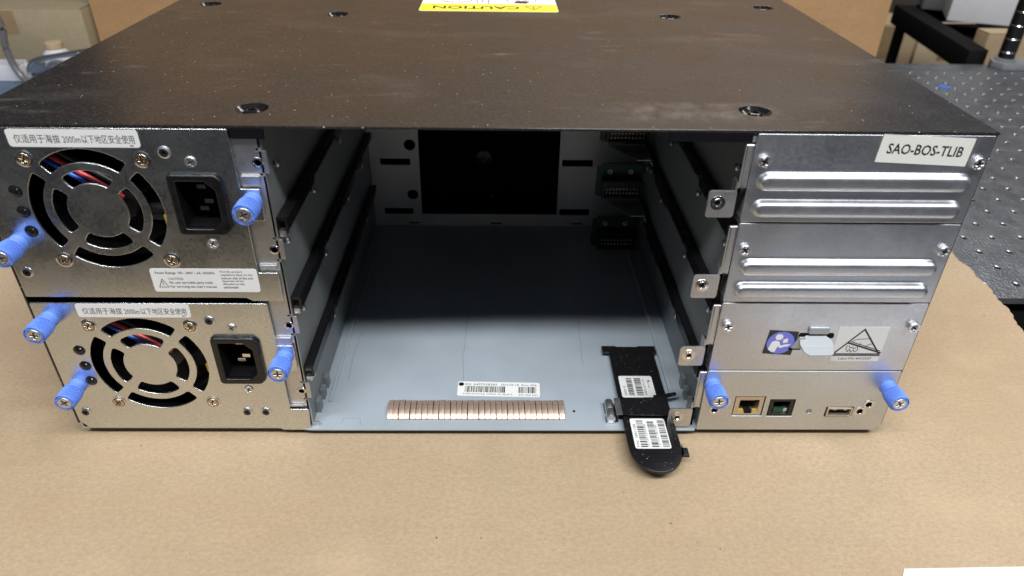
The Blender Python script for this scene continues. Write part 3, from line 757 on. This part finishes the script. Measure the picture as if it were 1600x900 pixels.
pa = panel(133.6, 176.5, (), 'blanking_panel', ((149.9, 158.6), (136.6, 145.1))); pa['label'] = 'upper blanking panel with two pressed ribs and a white name sticker'
pb_ = panel(88.7, 132.9, (), 'blanking_panel', ((105.2, 113.6), (91.8, 100.4))); pb_['label'] = 'lower blanking panel with two pressed ribs'
slot = rpoly([(163.8, 66.6), (181.0, 66.6), (181.0, 69.4), (163.8, 69.4)], .6)
slot2 = rpoly([(163.0, 59.3), (167.2, 59.3), (167.2, 66.0), (165.0, 66.0)], .6)
pc = panel(44.8, 88.0, (slot,), 'cover_panel'); pc['label'] = 'plain cover panel with a metal latch between two stickers'
rj45 = rect(138.4, 11.7, 155.3, 26.0); rj11 = rect(158.1, 11.5, 172.3, 24.0); usb = rect(190.6, 11.2, 206.2, 18.7); ledh = circle(181.4, 15.4, 1.5, 16)
hh = [circle(128.2, 16.4, 1.7, 16), circle(133.2, 21.7, 1.7, 16), circle(209.9, 15.6, 1.7, 16), circle(213.6, 20.6, 1.7, 16)]
b = MB(FACE)
b.plate(rpoly([(120.2, 1.2), (221.5, 1.2), (225.0, 4.2), (225.0, 44.1), (120.2, 44.1)], 0.9, 3), [rj45, rj11, usb, ledh] + hh, -1.2, 0, 0.35, 0, 2)
b.plate(rect(120.4, 42.6, 224.8, 43.8), [], -20, -1.25); b.plate(rect(120.4, 1.5, 220, 2.5), [], -20, -1.25)
pd = b.build('controller_panel', 'ctrl', lib)
for pn, z in ((pa, 164.0), (pb_, 119.1), (pc, 74.2)):
    for x in (125.0, 220.8):
        put('screw', scr_pan, pn, (x, 0, z), (0, .4 + k, 0)); k += 1
# name sticker
b = MB(FACE @ T(195.3, 169.6, 0.02) @ RZ(-2.5)); b.plate(rect(-20.6, -6.45, 20.6, 6.45), [], 0, 0.15); b.text('SAO-BOS-TLIB', -17.0, -2.3, 34.2, 4.9, 0.19, 1, .018)
b.build('name_sticker', ['white2', 'ink'], pa)
# latch
b = MB(FACE @ T(0, 0, 0))
b.plate(rpoly(rect(167.4, 69.4, 178.2, 74), 1.2), [], -0.2, 1.4, 0.7, 0, 2)
b.M = FACE @ T(172.2, 68.6, -0.6) @ Matrix.Rotation(R(-37), 4, 'X')
b.plate(rpoly([(-5.0, 0.4), (5.0, 0.4), (5.4, -1.2), (8.2, -3.0), (9.2, -5.6), (9.2, -10.2), (7.8, -11.3), (-3.6, -11.4), (-6.6, -9.6), (-8.6, -5.6), (-8.4, -2.4), (-5.4, -1.2)], 1.2, 4), [], -0.5, 0.5, 0.3, 0, 2)
b.box(-6.6, 8.2, -6.9, -6.5, 0.45, 0.62, 2)
b.M = FACE
b.plate(rpoly([(160.3, 60.4), (166.2, 60.4), (166.8, 67.6), (163.4, 67.6)], .5), [], 0.1, 1.6, 0.5, 0)
b.plate(rpoly(rect(159.6, 58.9, 166.0, 60.3), .6), [], 0.03, 0.4, 0, 1)
b.plate(rpoly(rect(163.2, 66.4, 181.6, 69.3), 1.3), [], 0.02, 0.25, 0, 1)
b.build('latch', ['latch', 'void', 'bracket'], pc)
# read-the-manual sticker
b = MB(FACE @ T(154.7, 63.3, 0.02) @ RZ(-4.2))
b.plate(rect(-7.7, -7.6, 7.7, 7.6), [], 0, 0.12); b.flat(circle(0, 0, 7.15, 36), 0.15, 1)
b.flat(circle(-1.6, 3.6, 2.0, 18), 0.18, 2)
b.flat(rpoly([(-5.6, -4.6), (-4.6, 0.4), (-2.8, 1.3), (-0.6, 0.6), (0.4, -1.8), (3.8, -0.4), (4.2, -1.6), (0.6, -3.4), (-0.9, -2.2), (-1.4, -5.9), (-3.2, -6.2)], .4, 2), 0.18, 2)
b.flat([(1.2, -0.1), (3.6, 0.6), (3.2, 3.2), (0.9, 2.3)], 0.18, 2); b.flat([(3.5, -0.9), (6.0, -0.2), (4.6, -1.8), (2.6, -2.4)], 0.19, 2)
b.build('manual_sticker', ['ink', 'purple', 'white'], pc)
# electrostatic warning sticker
b = MB(FACE @ T(196.3, 62.5, 0.02))
b.plate(rect(-13.1, -11.1, 13.1, 11.1), [], 0, 0.12)
b.line([(0.4, 9.6), (12.2, -6.4), (-12.2, -6.4)], 0.9, 0.15, 1, True)
b.line([(-5.6, 0.9), (12.4, -5.4)], 0.95, 0.22, 1); b.line([(-4.6, 1.7), (12.2, -4.2)], 0.4, 0.22, 1); b.line([(-12, -7.3), (12.6, -7.3)], 0.6, 0.22, 1)
b.line([(-4.2, 1.8), (-2.0, 3.3), (2.6, 3.6), (5.4, 3.8)], 0.3, 0.22, 1)
b.line([(-6.0, -0.6), (-6.3, -3.0), (-5.0, -4.8), (-4.2, -3.2), (-3.2, -5.2), (-2.2, -3.6), (-1.2, -5.0), (0.2, -3.6), (-0.6, -1.4)], 0.3, 0.22, 1)
b.line([(-5.0, -0.8), (-4.4, -2.4), (-3.0, -1.6), (-2.2, -3.0), (-1.2, -2.0)], 0.3, 0.26, 1)
b.line([(3.0, -2.4), (5.0, 0.0), (7.6, 0.4)], 0.3, 0.26, 1); b.line([(0.2, -0.6), (0.6, 0.9)], 0.25, 0.26, 1)
b.text('Label PN 44V3547', -8.6, -10.2, 17.6, 1.6, 0.15, 1, .006)
b.build('static_warning_sticker', ['greylab', 'ink'], pc)
# ports
b = MB(FACE)
b.plate(rect(138.9, 12.2, 154.8, 25.5), [[(141.6, 14.4), (145.2, 14.4), (145.2, 12.9), (149.4, 12.9), (149.4, 14.4), (152.4, 14.4), (152.4, 23.2), (141.6, 23.2)]], -14, -0.4, 0.3)
b.box(141, 153, 12.5, 24, -14.2, -13, 1); b.box(141.7, 144.6, 14.5, 15.6, -2, -0.6, 2); b.box(149.8, 152.3, 14.5, 15.6, -2, -0.6, 2); b.box(145.3, 149.2, 13.0, 14.6, -5, -1.0, 1)
for i in range(8): b.box(142.4 + i * 1.15, 142.8 + i * 1.15, 20.5, 23, -9, -3, 0)
b.build('network_port', ['gold', 'void', 'wire_y'], pd)
b = MB(FACE)
b.plate(rect(158.6, 12.0, 171.8, 23.5), [rect(160.6, 13.2, 169.8, 22.2)], -12, -0.3, 0.3)
b.box(160, 170.4, 12.6, 22.8, -12.4, -11.4); b.plate(rect(161.6, 12.8, 167.2, 16.4), [], -3.0, -1.2, 0.2, 1); b.box(167.4, 169.4, 13.6, 16.4, -5, -1.5, 2)
b.build('serial_port', ['black', 'pcb', 'steel'], pd)
b = MB(FACE)
b.plate(rpoly(rect(191.3, 11.8, 205.5, 18.2), .6), [rpoly(rect(192.2, 12.7, 204.6, 17.3), .4)], -13, 0.5, 0.15)
b.box(192.3, 204.5, 12.6, 17.4, -13.4, -12.8, 1); b.box(193.0, 203.8, 15.4, 17.0, -12, -1.0, 2); b.box(194.6, 196.4, 16.5, 17.25, -3, 0.3, 0); b.box(200.4, 202.2, 16.5, 17.25, -3, 0.3, 0)
b.build('usb_port', ['gold', 'void', 'wire_k'], pd)
b = MB(FACE @ T(181.4, 15.4, 0)); b.lathe([(1.45, -3), (1.45, -0.6), (1.0, -0.2), (0.01, 0)], 14); b.build('reset_button', 'greyplastic', pd)
b = MB(FACE); b.lathe([(3.1, 0.0), (3.05, 0.25), (2.7, 0.4), (1.9, 0.42), (1.65, 0.1), (1.65, -4)], 22, 0, False); b.lathe([(1.7, -4), (0.01, -4)], 10, 1, False)
bush = b.mesh('threaded_bush', ['chrome', 'void'])
for x, z in ((128.2, 16.4), (133.2, 21.7), (209.9, 15.6), (213.6, 20.6)): put('threaded_bush', bush, pd, (x, 0, z))
for x, z in ((124.0, 34.6), (220.3, 33.4)): put('thumb_screw', thumb_me, pd, (x, 0, z), (0, random.uniform(-.6, .6), 0))

# ------------------------------------------------------------------ clip and pull-out tag
b = MB()
b.plate(rpoly([(76.2, 5.0), (106.4, 4.2), (106.4, 19.2), (98.5, 19.6), (92.5, 19.4), (92.0, 17.2), (76.2, 17.0)], .3), [], 7.6, 8.2, 0.12)
b.box(75.6, 76.6, 5.2, 16.8, 1.75, 8.1); b.plate(rpoly([(98.5, 18.2), (106, 18.4), (112.5, 21.0), (112.5, 23.4), (105, 21.6), (98.5, 20.6)], .3), [], 8.3, 8.9, 0.12)
clip = b.build('tag_clip', 'dusty', lib)
b = MB(); b.M = T(72.4, 0, 4.6) @ Matrix.Rotation(R(-90), 4, 'X')
b.lathe([(2.4, 5), (2.6, 5.5), (2.6, 10), (2.4, 10.5)], 16, 0); b.lathe([(2.4, 12), (2.6, 12.5), (2.6, 19), (2.4, 19.5)], 16, 0)
b.M = Matrix.Identity(4); b.box(69.6, 75.4, 4.2, 20.5, 1.72, 2.4); b.box(75.0, 78.5, 4.5, 18, 8.25, 8.8)
b.build('clip_hinge', 'bracket', clip)

tg = thing('pull_out_tag', 'black plastic pull-out tag with barcode stickers, sliding out under the front clip', 'tag', (92, -30, 2))
b = MB()
ol = [(74.6, 65.2), (78.6, 65.2), (78.6, 40), (78.8, -16)]
ol += [(93.2 - 14.4 * math.cos(R(a)), -18 - 17.6 * math.sin(R(a))) for a in range(10, 180, 10)]
ol += [(107.2, -23.6), (110.6, -23.8), (110.8, -18.0), (107.6, -17.8), (107.2, 40), (107.2, 65.2), (109.2, 65.2), (109.2, 72.0), (98, 72.0), (97.5, 71.2), (84, 71.2), (83.5, 72.0), (74.6, 72.0)]
b.plate(ol, [], 3.6, 5.6, 0.5, 0, 2)
b.box(79.3, 80.8, -17, 64, 5.61, 6.2); b.box(104.9, 106.5, -17, 64, 5.61, 6.2)
for i in range(4): b.box(84 + i * .6, 103 - i * .6, -24.5 - i * 1.35, -24.0 - i * 1.35, 5.58, 6.0)
b.box(79.5, 106, -22.8, -21.8, 5.58, 6.1); b.box(82.0, 83.0, 68, 69.5, 5.55, 6.0)
tb = b.build('tag_body', 'dusty', tg); tb.location = (-0.092, 0.030, -0.002)
# tiny recesses
b = MB(T(80.9 + 10.1, 31.8, 5.63)); b.plate(rrect(0.3, 0, 20.2, 19.5, 1.4), [], 0, 0.12)
b.M = b.M @ RZ(90)
b.barcode(-8, 8.6, -3.2, 0.8, 0.16, 1, 0.26, 3); b.text('ORIGIN: KR', -8.4, 6.6, 9, 1.6, 0.16, 1); b.barcode(-8, 8.4, 2.2, 5.6, 0.16, 1, 0.26, 8); b.text('4W0DD-3G79-C159', -8, -5.4, 14.5, 1.4, 0.16, 1)
b.text('Rev: A01', -1, -8.0, 6.6, 1.3, 0.16, 1); b.flat([(4.6, -9.2), (5.8, -8.2), (4.6, -7.4)], 0.16, 1)
o = b.build('barcode_sticker', ['white', 'ink'], tg); o.location = (-0.092, 0.030, -0.002)
b = MB(T(92.2, -7.4, 5.63)); b.plate(rrect(0, 0, 19.6, 23.2, 1.4), [], 0, 0.12); b.M = b.M @ RZ(90)
for r_, (t_, sd) in enumerate((('P/N: 18R1108', 11), ('(1S) S/N: 33T0147B', 12), ('(1S) P/N: 18R1108V', 13))):
    y = 5.2 - r_ * 6.0
    b.text(t_, -10.6, y + 2.0, 17.5, 1.5, 0.16, 1); b.barcode(-10.6, 10.2, y - 2.4, y + 1.4, 0.16, 1, 0.27, sd)
o = b.build('barcode_sticker', ['white', 'ink'], tg); o.location = (-0.092, 0.030, -0.002)

# ------------------------------------------------------------------ things behind
def carton(name, x0, x1, y0, y1, z0, z1, m, label, rz=0.0, cat='cardboard box', bev=1.2):
    cx, cy = (x0 + x1) / 2, (y0 + y1) / 2
    t = thing(name, label, cat, (cx, cy, z0)); t.rotation_euler = (0, 0, R(rz))
    hw, hd, h = (x1 - x0) / 2, (y1 - y0) / 2, z1 - z0
    b = MB(); b.plate(rrect(0, 0, 2 * hw, 2 * hd, 2.0, 3), [], 0, h - 3.2, bev, 0, 2); b.build('box_body', m, t)
    b = MB(); b.box(-hw + .5, hw - .5, -hd + .5, -0.6, h - 3.1, h); fl = b.build('flap', m, t)
    b = MB(); b.box(-hw + .5, hw - .5, 0.6, hd - .5, h - 3.1, h); b.build('flap', m, t)
    return t
carton('cardboard_box', -556, 552, 742, 1180, 0.1, 640, 'boxbrown', 'large orange-brown cardboard box standing behind the black library')
carton('cardboard_box', -790, -559, 722, 900, 3.4, 79, 'boxolive', 'olive-tan cardboard box at the left, beyond the white carton', 0)
# left clutter
carton('white_carton', -780, -612, 640, 658, 3.2, 27, 'carton', 'low white carton standing on the blue mat at the left edge', 0, 'carton')
t = thing('white_bottle', 'small white bottle with a tan cap beside the olive-tan box', 'bottle', (-590, 690, 0))
b = MB(T(0, 0, 0)); b.lathe([(15, 0), (17, 1), (17, 24), (15, 29), (10, 33), (10, 34)], 20, 0); b.build('bottle_body', 'carton', t)
b = MB(); b.lathe([(11, 34.2), (11, 41), (9.5, 42), (0.01, 42)], 20, 0); b.build('cap', 'boxtan', t)
b = MB(); b.plate(rpoly(rect(-800, 540, -557, 950), 6), [], -0.5, 3.0, 0.4)
tag(b.build('desk_mat', 'matblue', None, (-680, 650, 0)), 'blue mat lying on the table at the far left', 'mat')
def spline(pts, n=8):
    out = []; P = [Vector(p) for p in pts]; P = [P[0]] + P + [P[-1]]
    for i in range(1, len(P) - 2):
        for k in range(n):
            t = k / n; a, b_, c, d = P[i - 1], P[i], P[i + 1], P[i + 2]
            out.append(tuple(0.5 * ((2 * b_) + (c - a) * t + (2 * a - 5 * b_ + 4 * c - d) * t * t + (3 * b_ - a - 3 * c + d) * t ** 3)))
    out.append(tuple(P[-2])); return out
b = MB(); b.tube(spline([(-700, 640, 170), (-628, 632, 110), (-612, 632, 78), (-616, 632, 50), (-612, 630, 24), (-596, 622, 7.6), (-556, 590, 7.6)]), 4.2, 10)
tag(b.build('grey_cable', 'cable', None, (-612, 640, 3)), 'thick grey cable curving down onto the table at the far left', 'cable')
b = MB(); b.tube(spline([(-617, 648, 4), (-612, 655, 18), (-600, 660, 26), (-570, 665, 31), (-520, 672, 38), (-480, 680, 40), (-470, 684, 4.5)]), 3.6, 10)
tag(b.build('bent_rod', 'chrome', None, (-540, 665, 0)), 'bright bent metal rod in front of the white bottle', 'rod')
b = MB(); b.box(-820, -640, 1150, 1300, -60, 130); b.box(-600, -570, 1200, 1300, -60, 120, 1); b.build('equipment_case', ['void', 'steel'], None, (-700, 1220, -60))
tag(bpy.data.objects['equipment_case'], 'dark equipment case far behind the olive-tan box', 'case')

# right: shelf frame, tube, boxes
b = MB(); b.box(300, 1700, 805, 1700, -270, -250)
bench = b.build('low_bench', 'void', None, (1000, 1150, -250)); tag(bench, 'low dark bench behind the drilled table carrying the tan boxes', 'bench')
b = MB()
for x in (340, 1660):
    for y in (845, 1660): b.box(x - 25, x + 25, y - 25, y + 25, -899, -270.2)
o = b.build('bench_leg', 'void', bench, (1000, 1150, -250)); o.location = (0, 0, 0); o['kind'] = 'stuff'
sf = thing('shelf_frame', 'black metal shelf frame with a shiny round upright behind the drilled table', 'shelf', (760, 960, -250))
def sub(b, name, m):
    o = b.build(name, m, sf, (760, 960, -250)); o.location = (0, 0, 0); return o
b = MB(); b.plate([(720, 795), (752, 800), (800, 1128), (766, 1135)], [], -16, 18, 1.5); sub(b, 'side_rail', 'void')
b = MB(); b.box(804, 1250, 1100, 1130, -6, 20); sub(b, 'rear_rail', 'void')
b = MB(); b.plate([(768, 890), (1250, 890), (1250, 1099), (800, 1099)], [], -14, -8, 0); sub(b, 'under_shelf_shade', 'void')  # black panel put in for the shade under the shelf
b = MB(T(783, 1122, 0)); b.lathe([(10, -249.5), (10, -16.2)], 18); sub(b, 'post', 'gloss')
b = MB(T(764, 774, 0)); b.lathe([(11.2, 10.3), (11.2, 360)], 24, 0)
for k_ in range(14): b.M = T(764, 774, 22 + k_ * 19); b.lathe([(11.3, 0), (11.6, 0.6), (11.3, 1.2)], 24, 1, False)
b.M = T(764, 774, 10.1); b.lathe([(14, 0), (14, 2.5), (11.6, 3.5)], 24, 2)
sub(b, 'upright_tube', ['gloss', 'chrome', 'greyplastic'])
b = MB(); b.plate(rpoly([(744, 772), (752, 754), (900, 750), (900, 786), (748, 786)], 4), [], -0.5, 10, 1.5)
tag(b.build('clamp_block', 'greyplastic', None, (800, 768, 0)), 'grey clamp block on the table below the shiny upright', 'clamp')
carton('white_box', 805, 909, 961, 1081, 20.5, 130, 'carton', 'white box resting on the black shelf frame', -24, 'box')
carton('cardboard_box', 850, 992, 1420, 1550, -249.9, -81, 'boxtan', 'tan cardboard box just right of the large orange-brown box, low behind the black post', 0)
carton('cardboard_box', 999, 1158, 1420, 1550, -249.9, -88, 'boxpale', 'paler tan cardboard box under the black shelf rail', 0)
carton('cardboard_box', 772, 1060, 842, 876, -249.9, 33, 'boxtan', 'tan cardboard box close behind the shiny round upright', 0)
b = MB(); b.box(900, 1130, 1600, 1690, -249.9, 240); tag(b.build('dark_cabinet', 'darkwall', None, (1015, 1645, -250)), 'dark brown cabinet seen beyond the right edge of the orange-brown box', 'cabinet')
b = MB(); b.plate(rpoly([(612, 668), (626, 664), (629, 672), (616, 677)], 1.5), [], -0.5, 0.4)
tag(b.build('tape_scrap', 'tapeblue', None, (620, 670, 0)), 'small blue tape scrap lying on the drilled table', 'tape scrap')

# strap, tape strips and a grey tray
b = MB(); b.tube(spline([(868, 1405, -20), (858, 1404, -60), (846, 1404, -110), (835, 1403, -180), (830, 1400, -244)]), 5, 8)
tag(b.build('black_strap', 'black', None, (830, 1400, -250)), 'black strap hanging in front of the tan boxes behind the black rail', 'strap')
t = thing('grey_tray', 'grey tray on the black shelf frame, left of the white box', 'tray', (838, 1118, 20)); t.rotation_euler = (0, 0, R(-24))
b = MB(); b.plate(rrect(0, 0, 62, 100, 4), [], 0, 34, 2); b.build('tray_body', 'greyplastic', t)
for o in bpy.data.objects:
    if o.name.startswith('cardboard_box') and o.parent is None and o.get('category'):
        bb = [c for c in o.children if c.name.startswith('box_body')][0]
        d = bb.dimensions
        b = MB(); x0 = -d.x * 500 * 0.12
        h = d.z * 1000
        b.box(-24, 24, -d.y * 500 - 0.25, -d.y * 500 - 0.05, h * 0.55, h - 1.5); b.build('tape_strip', 'tape', o)
# everything that carries the library sits a few millimetres lower than its feet-raised base
for o in bpy.data.objects:
    if o.parent is None and o.type in ('MESH', 'EMPTY') and o.name not in ('tape_library', 'pull_out_tag', 'floor', 'room_wall'): o.location.z -= 0.0036
